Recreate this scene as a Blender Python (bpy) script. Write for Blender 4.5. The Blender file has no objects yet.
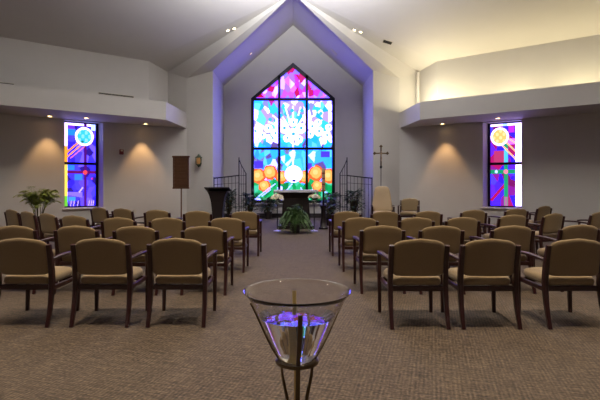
import bpy, math, random
import numpy as np
from mathutils import Vector, Matrix
random.seed(7)
RNG = np.random.default_rng(11)
SC = bpy.context.scene
COL = SC.collection
PI = math.pi

# ------------------------------------------------------------------ camera frame numbers
F, CX, CY, H = 450.0, 293.0, 184.0, 1.40
def at(px, py, d):
    return Vector(((px - CX) / F * d, d, H - (py - CY) / F * d))
def ray_plane(px, py, a, b, c):
    o = Vector((0, 0, H)); r = at(px, py, 1.0) - o
    n = (b - a).cross(c - a)
    return o + r * ((a - o).dot(n) / r.dot(n))

# ------------------------------------------------------------------ materials
def lin(c):
    return tuple((x / 255 / 12.92) if x / 255 <= 0.04045 else ((x / 255 + 0.055) / 1.055) ** 2.4 for x in c)
def mat(name, color, rough=0.5, metal=0.0, noise=0.0, nscale=30.0, bump=0.0, bscale=200.0, coat=0.0, emit=None, estr=0.0, spec=None, sheen=0.0):
    m = bpy.data.materials.new(name); m.use_nodes = True
    nt = m.node_tree; b = nt.nodes['Principled BSDF']
    b.inputs['Base Color'].default_value = (*color, 1)
    b.inputs['Roughness'].default_value = rough
    b.inputs['Metallic'].default_value = metal
    b.inputs['Coat Weight'].default_value = coat
    b.inputs['Sheen Weight'].default_value = sheen
    if spec is not None: b.inputs['Specular IOR Level'].default_value = spec
    if emit:
        b.inputs['Emission Color'].default_value = (*emit, 1); b.inputs['Emission Strength'].default_value = estr
    if noise or bump:
        tc = nt.nodes.new('ShaderNodeTexCoord')
    if noise:
        n = nt.nodes.new('ShaderNodeTexNoise'); n.inputs['Scale'].default_value = nscale; n.inputs['Detail'].default_value = 4
        nt.links.new(tc.outputs['Object'], n.inputs['Vector'])
        r = nt.nodes.new('ShaderNodeMix'); r.data_type = 'RGBA'
        r.inputs[6].default_value = (*[max(0, x * (1 - noise)) for x in color], 1)
        r.inputs[7].default_value = (*[min(1, x * (1 + noise)) for x in color], 1)
        nt.links.new(n.outputs['Fac'], r.inputs[0]); nt.links.new(r.outputs[2], b.inputs['Base Color'])
    if bump:
        n2 = nt.nodes.new('ShaderNodeTexNoise'); n2.inputs['Scale'].default_value = bscale; n2.inputs['Detail'].default_value = 2
        nt.links.new(tc.outputs['Object'], n2.inputs['Vector'])
        bp = nt.nodes.new('ShaderNodeBump'); bp.inputs['Strength'].default_value = bump; bp.inputs['Distance'].default_value = 0.004
        nt.links.new(n2.outputs['Fac'], bp.inputs['Height']); nt.links.new(bp.outputs['Normal'], b.inputs['Normal'])
    return m
def wood(name, c1, c2, rough=0.35, scale=6.0, coat=0.2):
    m = bpy.data.materials.new(name); m.use_nodes = True
    nt = m.node_tree; b = nt.nodes['Principled BSDF']
    tc = nt.nodes.new('ShaderNodeTexCoord'); mp = nt.nodes.new('ShaderNodeMapping'); mp.inputs['Scale'].default_value = (14, 14, 1.2)
    n = nt.nodes.new('ShaderNodeTexNoise'); n.inputs['Scale'].default_value = scale; n.inputs['Detail'].default_value = 6
    r = nt.nodes.new('ShaderNodeMix'); r.data_type = 'RGBA'
    r.inputs[6].default_value = (*c1, 1); r.inputs[7].default_value = (*c2, 1)
    nt.links.new(tc.outputs['Object'], mp.inputs['Vector']); nt.links.new(mp.outputs['Vector'], n.inputs['Vector'])
    nt.links.new(n.outputs['Fac'], r.inputs[0]); nt.links.new(r.outputs[2], b.inputs['Base Color'])
    b.inputs['Roughness'].default_value = rough; b.inputs['Coat Weight'].default_value = coat; b.inputs['Coat Roughness'].default_value = 0.2
    return m
def carpet():
    m = bpy.data.materials.new('woven carpet'); m.use_nodes = True
    nt = m.node_tree; b = nt.nodes['Principled BSDF']; L = nt.links
    tc = nt.nodes.new('ShaderNodeTexCoord')
    mp = nt.nodes.new('ShaderNodeMapping'); mp.inputs['Rotation'].default_value = (0, 0, 0.30); L.new(tc.outputs['Object'], mp.inputs['Vector'])
    def noise(scale, sx, sy, det=3):
        k = nt.nodes.new('ShaderNodeMapping'); k.inputs['Scale'].default_value = (sx, sy, 1); L.new(mp.outputs['Vector'], k.inputs['Vector'])
        n = nt.nodes.new('ShaderNodeTexNoise'); n.inputs['Scale'].default_value = scale; n.inputs['Detail'].default_value = det
        L.new(k.outputs['Vector'], n.inputs['Vector']); return n.outputs['Fac']
    def wave(scale, d):
        w = nt.nodes.new('ShaderNodeTexWave'); w.wave_type = 'BANDS'; w.bands_direction = d
        w.inputs['Scale'].default_value = scale; w.inputs['Distortion'].default_value = 1.6; w.inputs['Detail'].default_value = 2; w.inputs['Detail Scale'].default_value = 3
        L.new(mp.outputs['Vector'], w.inputs['Vector']); return w.outputs['Fac']
    def math_(op, a, c):
        x = nt.nodes.new('ShaderNodeMath'); x.operation = op
        for i, v in enumerate((a, c)):
            if isinstance(v, (int, float)): x.inputs[i].default_value = v
            else: L.new(v, x.inputs[i])
        return x.outputs[0]
    weave = math_('ADD', math_('MULTIPLY', wave(11.0, 'X'), 0.12), math_('MULTIPLY', wave(14.0, 'Y'), 0.12))
    streak = math_('ADD', math_('MULTIPLY', noise(4, 1.2, 14), 0.70), math_('MULTIPLY', noise(4, 16, 1.2), 0.44))
    fleck = math_('MULTIPLY', noise(42, 1, 1, 3), 0.80)
    tot = math_('ADD', math_('ADD', weave, streak), fleck)
    cr = nt.nodes.new('ShaderNodeValToRGB'); L.new(math_('MULTIPLY', tot, 0.52), cr.inputs['Fac'])
    e = cr.color_ramp.elements
    e[0].position = 0.37; e[0].color = (0.009, 0.006, 0.004, 1)
    e[1].position = 0.70; e[1].color = (0.155, 0.110, 0.070, 1)
    k = e.new(0.53); k.color = (0.052, 0.035, 0.0225, 1)
    L.new(cr.outputs['Color'], b.inputs['Base Color'])
    b.inputs['Roughness'].default_value = 0.9; b.inputs['Specular IOR Level'].default_value = 0.25; b.inputs['Sheen Weight'].default_value = 0.15
    bp = nt.nodes.new('ShaderNodeBump'); bp.inputs['Strength'].default_value = 0.5; bp.inputs['Distance'].default_value = 0.006
    L.new(tot, bp.inputs['Height']); L.new(bp.outputs['Normal'], b.inputs['Normal'])
    return m
def glass_art(name):
    m = bpy.data.materials.new(name); m.use_nodes = True
    nt = m.node_tree; b = nt.nodes['Principled BSDF']
    a = nt.nodes.new('ShaderNodeVertexColor'); a.layer_name = 'glass'
    nt.links.new(a.outputs['Color'], b.inputs['Emission Color'])
    b.inputs['Emission Strength'].default_value = 1.0
    b.inputs['Base Color'].default_value = (0.02, 0.02, 0.03, 1); b.inputs['Roughness'].default_value = 0.4; b.inputs['Specular IOR Level'].default_value = 0.1
    return m

M = {
 'wall': mat('painted wall', (0.56, 0.535, 0.50), 0.75, noise=0.03, nscale=3, bump=0.15, bscale=90),
 'ceil': mat('ceiling paint', (0.56, 0.53, 0.50), 0.8, noise=0.03, nscale=2, bump=0.2, bscale=60),
 'base': mat('dark baseboard vinyl', (0.035, 0.028, 0.03), 0.5, noise=0.2),
 'carpet': carpet(),
 'black': mat('black window metal', (0.006, 0.006, 0.014), 0.35, metal=0.3, noise=0.2),
 'sill': mat('white sill', (0.6, 0.58, 0.55), 0.5, noise=0.04),
 'glass_art': glass_art('stained glass'),
 'mahogany': wood('dark mahogany', (0.018, 0.0035, 0.0030), (0.045, 0.010, 0.008), 0.36, coat=.08),
 'oak': wood('brown oak', (0.075, 0.028, 0.010), (0.17, 0.07, 0.024), 0.55, coat=0.0),
 'darkwood': wood('espresso wood', (0.007, 0.0032, 0.003), (0.018, 0.008, 0.007), 0.5, coat=0.0),
 'fabric': mat('tan weave upholstery', (0.250, 0.175, 0.086), 0.9, noise=0.18, nscale=160, bump=0.4, bscale=500, sheen=0.2),
 'fabric_pale': mat('pale tan upholstery', (0.50, 0.37, 0.22), 0.85, noise=0.12, nscale=160, bump=0.4, bscale=500, sheen=0.2),
 'iron': mat('wrought iron', (0.03, 0.027, 0.03), 0.4, metal=0.8, noise=0.2),
 'bronze': mat('bronze bar', (0.11, 0.07, 0.03), 0.45, metal=0.5, noise=0.2, nscale=40),
 'lit_bronze': mat('gilt bar', (0.62, 0.44, 0.13), 0.45, metal=0.35, noise=0.1),  # bronze of the rear bar, with the light falling on it put into the colour
 'brass': mat('brass', (0.55, 0.38, 0.14), 0.3, metal=0.95, noise=0.1),
 'steel': mat('brushed steel', (0.55, 0.54, 0.56), 0.3, metal=0.9, noise=0.06),
 'leaf': mat('fern green', (0.055, 0.115, 0.025), 0.5, noise=0.5, nscale=12),
 'palm': mat('palm green', (0.27, 0.33, 0.05), 0.5, noise=0.4, nscale=6),
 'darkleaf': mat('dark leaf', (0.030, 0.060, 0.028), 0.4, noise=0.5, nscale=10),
 'stem': mat('plant stem', (0.10, 0.085, 0.035), 0.7, noise=0.3),
 'soil': mat('potting soil', (0.03, 0.02, 0.013), 1.0, noise=0.5, nscale=60, bump=0.6),
 'pot': mat('dark clay pot', (0.035, 0.025, 0.022), 0.5, noise=0.25),
 'basket': mat('woven basket', (0.12, 0.075, 0.04), 0.8, noise=0.4, nscale=80, bump=0.7, bscale=80),
 'cloth': mat('white altar cloth', (0.66, 0.65, 0.72), 0.85, noise=0.04, nscale=40),
 'petal': mat('cream petal', (0.88, 0.78, 0.56), 0.7, noise=0.2, nscale=50),
 'petalw': mat('white petal', (0.88, 0.84, 0.76), 0.7, noise=0.1, nscale=50),
 'wax': mat('ivory wax', (0.45, 0.30, 0.16), 0.5, noise=0.15, nscale=20),
 'waxred': mat('painted wax band', (0.30, 0.05, 0.03), 0.5, noise=0.2),
 'red': mat('alarm red', (0.20, 0.03, 0.03), 0.4, noise=0.1),
 'plate': mat('ivory plastic', (0.55, 0.50, 0.40), 0.4, noise=0.03),
 'dark': mat('dark slot', (0.008, 0.008, 0.008), 0.6, noise=0.2),
 'lampglow': mat('recessed lamp lens', (0.8, 0.7, 0.5), 0.4, emit=(1.0, 0.80, 0.55), estr=6.0, noise=0.01),
 'lampdim': mat('small lamp lens', (0.8, 0.6, 0.5), 0.4, emit=(1.0, 0.62, 0.42), estr=1.6, noise=0.01),
 'amber': mat('amber lamp glass', (0.5, 0.25, 0.08), 0.3, emit=(1.0, 0.50, 0.16), estr=0.12, noise=0.1),
 'verdigris': mat('green bronze', (0.07, 0.10, 0.07), 0.45, metal=0.6, noise=0.3),
 'corpus': mat('bronze figure', (0.36, 0.25, 0.14), 0.45, metal=0.5, noise=0.2),
 'coveglow': mat('cove tube', (0.9, 0.85, 0.6), 0.4, emit=(1.0, 0.86, 0.52), estr=4.0, noise=0.01),
}
def clear(name, color, ior, rough=0.0):
    m = bpy.data.materials.new(name); m.use_nodes = True
    b = m.node_tree.nodes['Principled BSDF']
    b.inputs['Base Color'].default_value = (*color, 1); b.inputs['Transmission Weight'].default_value = 1.0
    b.inputs['IOR'].default_value = ior; b.inputs['Roughness'].default_value = rough
    tc = m.node_tree.nodes.new('ShaderNodeTexCoord'); n = m.node_tree.nodes.new('ShaderNodeTexNoise'); n.inputs['Scale'].default_value = 14
    bp = m.node_tree.nodes.new('ShaderNodeBump'); bp.inputs['Strength'].default_value = 0.05; bp.inputs['Distance'].default_value = 0.01
    m.node_tree.links.new(tc.outputs['Object'], n.inputs['Vector']); m.node_tree.links.new(n.outputs['Fac'], bp.inputs['Height'])
    m.node_tree.links.new(bp.outputs['Normal'], b.inputs['Normal'])
    return m
M['clear'] = clear('clear glass', (0.97, 0.97, 0.96), 1.45)
M['water'] = clear('water', (0.93, 0.94, 1.0), 1.33)

# ------------------------------------------------------------------ mesh builder
class MB:
    def __init__(self): self.v = []; self.f = []; self.mi = []
    def add(self, vs, fs, mi=0):
        o = len(self.v); self.v += [tuple(p) for p in vs]
        self.f += [tuple(i + o for i in f) for f in fs]; self.mi += [mi] * len(fs); return self
    def poly(self, *pts, mi=0): return self.add(pts, [tuple(range(len(pts)))], mi)
    def box(self, c, s, rot=None, bev=0.0, mi=0):
        x, y, z = s[0] / 2, s[1] / 2, s[2] / 2
        if bev <= 0:
            vs = [Vector((a * x, b * y, d * z)) for d in (-1, 1) for b in (-1, 1) for a in (-1, 1)]
            fs = [(0, 2, 3, 1), (4, 5, 7, 6), (0, 1, 5, 4), (2, 6, 7, 3), (0, 4, 6, 2), (1, 3, 7, 5)]
        else:
            b_ = min(bev, x * .9, y * .9, z * .9); vs = []; fs = []
            for (zz, ins) in ((-z, b_), (-z + b_, 0), (z - b_, 0), (z, b_)):
                X, Y = x - ins, y - ins
                vs += [Vector(p) for p in ((-X + b_, -Y, zz), (X - b_, -Y, zz), (X, -Y + b_, zz), (X, Y - b_, zz), (X - b_, Y, zz), (-X + b_, Y, zz), (-X, Y - b_, zz), (-X, -Y + b_, zz))]
            for k in range(3):
                for i in range(8):
                    fs.append((k * 8 + i, k * 8 + (i + 1) % 8, k * 8 + 8 + (i + 1) % 8, k * 8 + 8 + i))
            fs += [tuple(range(7, -1, -1)), tuple(range(24, 32))]
        c = Vector(c)
        vs = [(rot @ p if rot else p) + c for p in vs]
        return self.add(vs, fs, mi)
    def tube(self, pts, r, n=8, mi=0, flat=None):
        pts = [Vector(p) for p in pts]; rs = r if isinstance(r, (list, tuple)) else [r] * len(pts)
        vs = []; fs = []
        t0 = (pts[1] - pts[0]).normalized()
        up = Vector((0, 0, 1)) if abs(t0.z) < 0.9 else Vector((0, 1, 0))
        u = t0.cross(up).normalized()
        for i, p in enumerate(pts):
            t = (pts[min(i + 1, len(pts) - 1)] - pts[max(i - 1, 0)]).normalized()
            u = (u - t * u.dot(t)).normalized(); w = t.cross(u)
            for k in range(n):
                a = 2 * PI * k / n
                vs.append(p + u * (math.cos(a) * rs[i]) + w * (math.sin(a) * rs[i] * (flat or 1)))
        for i in range(len(pts) - 1):
            for k in range(n):
                fs.append((i * n + k, i * n + (k + 1) % n, (i + 1) * n + (k + 1) % n, (i + 1) * n + k))
        fs += [tuple(range(n - 1, -1, -1)), tuple(range((len(pts) - 1) * n, len(pts) * n))]
        return self.add(vs, fs, mi)
    def bar(self, pts, sx, sy, mi=0):
        """rectangular section swept along pts lying in a YZ plane; sx (list) across X, sy (list) across the path"""
        pts = [Vector(p) for p in pts]; vs = []; fs = []
        for i, p in enumerate(pts):
            t = (pts[min(i + 1, len(pts) - 1)] - pts[max(i - 1, 0)]).normalized()
            w = Vector((1, 0, 0)).cross(t).normalized(); a = sx[i] / 2; b = sy[i] / 2; c = min(a, b) * .35
            for (q, s_) in ((-a + c, -b), (a - c, -b), (a, -b + c), (a, b - c), (a - c, b), (-a + c, b), (-a, b - c), (-a, -b + c)):
                vs.append(p + Vector((q, 0, 0)) + w * s_)
        n = 8
        for i in range(len(pts) - 1):
            for k in range(n): fs.append((i * n + k, i * n + (k + 1) % n, (i + 1) * n + (k + 1) % n, (i + 1) * n + k))
        fs += [tuple(range(n - 1, -1, -1)), tuple(range((len(pts) - 1) * n, len(pts) * n))]
        return self.add(vs, fs, mi)
    def lathe(self, prof, n=32, c=(0, 0, 0), mi=0, closed=False):
        vs = []; fs = []; c = Vector(c)
        for (r, z) in prof:
            for k in range(n):
                a = 2 * PI * k / n; vs.append(c + Vector((r * math.cos(a), r * math.sin(a), z)))
        m = len(prof)
        for i in range(m if closed else m - 1):
            j = (i + 1) % m
            for k in range(n): fs.append((i * n + k, i * n + (k + 1) % n, j * n + (k + 1) % n, j * n + k))
        if not closed:
            if prof[0][0] > 1e-6: fs.append(tuple(range(n - 1, -1, -1)))
            if prof[-1][0] > 1e-6: fs.append(tuple(range((m - 1) * n, m * n)))
        return self.add(vs, fs, mi)
    def prism(self, poly, d0, d1, fn, mi=0):
        """2-D polygon extruded from d0 to d1; fn(a, b, d) -> point"""
        n = len(poly); vs = [fn(a, b, d0) for a, b in poly] + [fn(a, b, d1) for a, b in poly]
        fs = [tuple(range(n - 1, -1, -1)), tuple(range(n, 2 * n))] + [(i, (i + 1) % n, n + (i + 1) % n, n + i) for i in range(n)]
        return self.add(vs, fs, mi)
    def pillow(self, outline, th, fn, c=None, mi=0):
        n = len(outline)
        cx = c[0] if c else sum(p[0] for p in outline) / n; cy = c[1] if c else sum(p[1] for p in outline) / n
        rings = [(0.45, -1.0), (0.80, -.97), (0.93, -.80), (0.985, -.45), (1.0, 0), (0.985, .45), (0.93, .80), (0.80, .97), (0.45, 1.0)]
        vs = [fn(cx, cy, -th / 2)]; fs = []
        for (s, h) in rings:
            for (a, b) in outline: vs.append(fn(cx + (a - cx) * s, cy + (b - cy) * s, h * th / 2))
        vs.append(fn(cx, cy, th / 2))
        for k in range(n): fs.append((0, 1 + (k + 1) % n, 1 + k))
        for i in range(len(rings) - 1):
            for k in range(n): fs.append((1 + i * n + k, 1 + i * n + (k + 1) % n, 1 + (i + 1) * n + (k + 1) % n, 1 + (i + 1) * n + k))
        q = 1 + (len(rings) - 1) * n
        for k in range(n): fs.append((q + k, q + (k + 1) % n, len(vs) - 1))
        return self.add(vs, fs, mi)
    def build(self, name, mats, parent=None, smooth=False, loc=None):
        me = bpy.data.meshes.new(name); me.from_pydata(self.v, [], self.f); me.update()
        for m in (mats if isinstance(mats, (list, tuple)) else [mats]): me.materials.append(M[m] if isinstance(m, str) else m)
        if any(self.mi): me.polygons.foreach_set('material_index', self.mi)
        import bmesh
        bm = bmesh.new(); bm.from_mesh(me); bmesh.ops.recalc_face_normals(bm, faces=bm.faces)
        if smooth:
            for f in bm.faces: f.smooth = True
            for e in bm.edges:
                if len(e.link_faces) == 2 and e.calc_face_angle(0) > math.radians(50): e.smooth = False
        bm.to_mesh(me); bm.free()
        o = bpy.data.objects.new(name, me); COL.objects.link(o)
        if parent: o.parent = parent
        if loc: o.location = loc
        return o
def tag(o, label=None, cat=None, group=None, kind=None):
    if label: o['label'] = label
    if cat: o['category'] = cat
    if group: o['group'] = group
    if kind: o['kind'] = kind
    return o
def empty(name, loc=(0, 0, 0), rz=0.0, label=None, cat=None, group=None):
    o = bpy.data.objects.new(name, None); COL.objects.link(o); o.empty_display_size = 0.1
    o.location = loc; o.rotation_euler = (0, 0, rz); return tag(o, label, cat, group)
def struct(mb, name, m, label=None, parent=None):
    o = mb.build(name, m, parent)
    o['kind'] = 'structure'
    if label: o['label'] = label
    return o
def copy_tree(o, parent=None):
    c = o.copy(); COL.objects.link(c)
    if parent: c.parent = parent
    for ch in list(o.children): copy_tree(ch, c)
    return c

# ------------------------------------------------------------------ room shell
V = Vector
def wp(side, t, z, off=0.0):
    """point on the angled side wall: t metres out from its inner corner, off metres into the room"""
    x, y = 4.79 + .8 * t - .6 * off, 15.5 - .6 * t - .8 * off
    return V((side * x, y, z))
SOF, FTOP, WTOP = 3.40, 3.95, 5.60
NX, NY0, NY1, EAVE, RIDGE = 2.88, 16.16, 18.70, 5.46, 8.0
struct(MB().poly((-12, -4, 0), (12, -4, 0), (12, 19, 0), (-12, 19, 0)).add([(-12, -4, -.1), (12, -4, -.1), (12, 19, -.1), (-12, 19, -.1)], [(0, 1, 2, 3)]), 'floor', 'carpet', 'brown woven carpet floor with a fine crosshatched pattern')

T0, T1, WZ0, WZ1 = 1.66, 2.79, 0.66, 3.37
P = {}
for s, nm in ((-1, 'left'), (1, 'right')):
    P1 = V((s * 4.93, 15.395, WTOP)); P2 = V((s * 4.545, 16.35, 5.465)); P3 = V((s * 3.82, 16.16, 5.20))
    P4 = V((s * NX, NY0, EAVE)); P[s] = (P1, P2, P3, P4)
    mb = MB()
    TE = (12 - 4.79) / .8
    tp = (4.93 - 4.79) / .8
    # angled wall with the window opening
    mb.poly(wp(s, 0, 0), wp(s, T0, 0), wp(s, T0, SOF), wp(s, 0, SOF))
    mb.poly(wp(s, T0, 0), wp(s, T1, 0), wp(s, T1, WZ0), wp(s, T0, WZ0))
    mb.poly(wp(s, T0, WZ1), wp(s, T1, WZ1), wp(s, T1, SOF), wp(s, T0, SOF))
    mb.poly(wp(s, T1, 0), wp(s, TE, 0), wp(s, TE, SOF), wp(s, T1, SOF))
    mb.poly(wp(s, tp, SOF), wp(s, TE, SOF), wp(s, TE, WTOP), wp(s, tp, WTOP))
    dp = -0.36                                                        # window reveal
    for (ta, za, tb, zb) in ((T0, WZ0, T1, WZ0), (T1, WZ0, T1, WZ1), (T1, WZ1, T0, WZ1), (T0, WZ1, T0, WZ0)):
        spl = lambda t: t + .10 if t == T0 else t                     # the inner jamb is splayed
        mb.poly(wp(s, ta, za), wp(s, tb, zb), wp(s, spl(tb), zb, dp), wp(s, spl(ta), za, dp))
    mb.poly(V((s * 12, -4, 0)), V((s * 12, 10.0925, 0)), V((s * 12, 10.0925, WTOP)), V((s * 12, .25, 9.0)), V((s * 12, -4, 9.0)))
    struct(mb, 'wall_' + nm, 'wall', 'angled grey wall on the %s with a stained glass window' % nm)
    mb = MB()
    q0 = wp(s, 0, 0)
    mb.poly(q0, V((s * 3.82, 16.16, 0)), V((s * 3.82, 16.16, SOF)), V((q0.x, q0.y, SOF)))
    mb.poly(V((P1.x, P1.y, SOF)), V((P2.x, P2.y, SOF)), P2, P1)
    mb.poly(V((P2.x, P2.y, SOF)), V((P3.x, P3.y, SOF)), P3, P2)
    mb.poly(V((s * 3.82, NY0, 0)), V((s * NX, NY0, 0)), P4, P3)
    mb.poly(V((s * NX, NY0, 0)), V((s * NX, NY1, 0)), V((s * NX, NY1, EAVE)), P4)      # jamb of the sanctuary niche
    struct(mb, 'wall_front_' + nm, 'wall', 'grey front wall and jamb %s of the sanctuary niche' % nm)
    # soffit (bulkhead) over the side windows
    A1 = V((s * 3.94, 13.97, 0)); A2 = V((s * 3.82, 16.16, 0)); A0 = V((s * 12, 13.97 - .75 * 8.06, 0))
    up = lambda p, z: V((p.x, p.y, z))
    mb = MB()
    e0 = wp(s, TE, 0); e1 = wp(s, 0, 0)
    mb.poly(up(A0, SOF), up(A1, SOF), up(A2, SOF), up(e1, SOF), up(e0, SOF))
    mb.poly(up(A0, SOF), up(A1, SOF), up(A1, FTOP), up(A0, FTOP))
    mb.poly(up(A1, SOF), up(A2, SOF), up(A2, FTOP), up(A1, FTOP))
    # lip and recessed ledge behind it
    nrm = V((-s * -.6, .8, 0)); nrm = V((s * .6 * -1, .8, 0)) * 1.0
    nin = V((-s * .6, .8, 0))
    b0 = A0 + nin * .0 + V((0, .12, 0)); b1 = A1 + V((s * .09, .12, 0)); b2 = A2 + V((s * .10, 0, 0))
    mb.poly(up(A0, FTOP), up(A1, FTOP), up(b1, FTOP), up(b0, FTOP)); mb.poly(up(A1, FTOP), up(A2, FTOP), up(b2, FTOP), up(b1, FTOP))
    mb.poly(up(b0, FTOP), up(b1, FTOP), up(b1, 3.75), up(b0, 3.75)); mb.poly(up(b1, FTOP), up(b2, FTOP), up(b2, 3.75), up(b1, 3.75))
    mb.poly(up(b0, 3.75), up(b1, 3.75), up(b2, 3.75), up(e1, 3.75), up(e0, 3.75))
    struct(mb, 'trim_1' if s < 0 else 'trim_2', 'wall', 'grey bulkhead soffit running above the %s window' % nm)
    mb = MB()
    for (ta, tb) in ((0.0, TE),):
        a, b = wp(s, ta, 0), wp(s, tb, 0); a2, b2_ = wp(s, ta, 0, .015), wp(s, tb, 0, .015)
        mb.add([a, b, b2_, a2, up(a, .11), up(b, .11), up(b2_, .11), up(a2, .11)], [(3, 2, 6, 7), (4, 5, 6, 7)])
    a, b = V((s * 3.82, 16.145, 0)), V((s * NX, 16.145, 0))
    mb.add([a, b, up(b, .11), up(a, .11), a + V((0, .015, .11)), b + V((0, .015, .11))], [(0, 1, 2, 3), (3, 2, 5, 4)])
    mb.add([V((s * 4.79, 15.485, 0)), V((s * 3.82, 16.145, 0)), V((s * 3.82, 16.145, .11)), V((s * 4.79, 15.485, .11))], [(0, 1, 2, 3)])
    struct(mb, 'baseboard_' + nm, 'base', 'dark baseboard along the %s walls' % nm)
# a slim pilaster on the right clerestory corner
struct(MB().box((4.49, 16.20, 4.60), (.10, .08, 1.66)), 'trim_3', 'wall', 'slim grey pilaster at the right clerestory corner')

N = V((0, NY0, 8.05)); E = V((0, 14.2, 7.42))
# back wall of the niche, five-sided opening
WX, WB, WS, WA = 1.745, 0.61, 4.97, 6.45
mb = MB()
y = NY1
for s in (-1, 1):
    mb.poly((s * NX, y, 0), (s * WX, y, 0), (s * WX, y, WS), (s * NX, y, EAVE))
    mb.poly((s * NX, y, EAVE), (s * WX, y, WS), (0, y, WA), (0, y, RIDGE))
mb.poly((-WX, y, 0), (WX, y, 0), (WX, y, WB), (-WX, y, WB))
ring = [(-WX, WB), (WX, WB), (WX, WS), (0, WA), (-WX, WS)]
for i in range(5):
    a, b = ring[i], ring[(i + 1) % 5]
    mb.poly((a[0], y, a[1]), (b[0], y, b[1]), (b[0], y + .18, b[1]), (a[0], y + .18, a[1]))
struct(mb, 'wall_back', 'wall', 'gabled grey niche wall around the large stained glass window')
struct(MB().box((0, NY1 - .012, .09), (2 * NX, .024, .18)), 'baseboard_back', 'base', 'dark baseboard below the large window')
# niche ceiling, band ceiling, main ceiling
mb = MB()
for s in (-1, 1):
    P1, P2, P3, P4 = P[s]
    mb.poly(P4, N, V((0, NY1, RIDGE)), V((s * NX, NY1, EAVE)))
struct(mb, 'ceiling_niche', 'ceil', 'gabled ceiling of the sanctuary niche')
mb = MB()
for s in (-1, 1):
    P1, P2, P3, P4 = P[s]
    mb.poly(E, P1, P2); mb.poly(E, P2, P3); mb.poly(E, P3, P4); mb.poly(E, P4, N)
struct(mb, 'ceiling_front', 'ceil', 'sloping ceiling panels folding up to the front gable')
ZC = 9.0; SLOPE = .8 * 1.82 / (.8 * 1.195 + .6 * 4.93); R = V((0, 14.2 - (ZC - 7.42) / SLOPE, ZC)); SY = R.y - 9.0
mb = MB()
for s in (-1, 1):
    mb.poly(P[s][0], E, R, V((s * 12, SY, ZC)), V((s * 12, 10.0925, WTOP)))
mb.poly(R, V((-12, SY, ZC)), V((-12, -4, ZC)), V((12, -4, ZC)), V((12, SY, ZC)))
struct(mb, 'ceiling', 'ceil', 'large sloping plaster ceiling of the nave')
struct(MB().poly((-12, -4, 0), (12, -4, 0), (12, -4, 9.0), (-12, -4, 9.0)), 'wall_rear', 'wall', 'plain rear wall behind the viewer')

# ------------------------------------------------------------------ stained glass
def L(*c, g=1.0): return np.array(lin(c)) * g
def voronoi(xs, ys, seeds, sx=1.0, sy=1.0):
    d = ((xs[:, None] - seeds[None, :, 0]) * sx) ** 2 + ((ys[:, None] - seeds[None, :, 1]) * sy) ** 2
    return d.argmin(1)
def pick(pal, n): return np.array(pal)[RNG.integers(0, len(pal), n)]
def disc(xs, ys, x, y, r): return (xs - x) ** 2 + (ys - y) ** 2 < r * r
def bloom(xs, ys, x, y, r, k=5):
    a = np.arctan2(ys - y, xs - x)
    return np.hypot(xs - x, ys - y) < r * (1 + .045 * np.sin(k * a + x) + .035 * np.sin((k + 4) * a + y))
def seg_mask(xs, ys, a, b, w):
    ax, ay = a; bx, by = b; dx, dy = bx - ax, by - ay; l2 = dx * dx + dy * dy
    t = np.clip(((xs - ax) * dx + (ys - ay) * dy) / l2, 0, 1)
    return (xs - ax - t * dx) ** 2 + (ys - ay - t * dy) ** 2 < (w / 2) ** 2
W_ = L(255, 255, 255, g=1.5)
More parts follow.
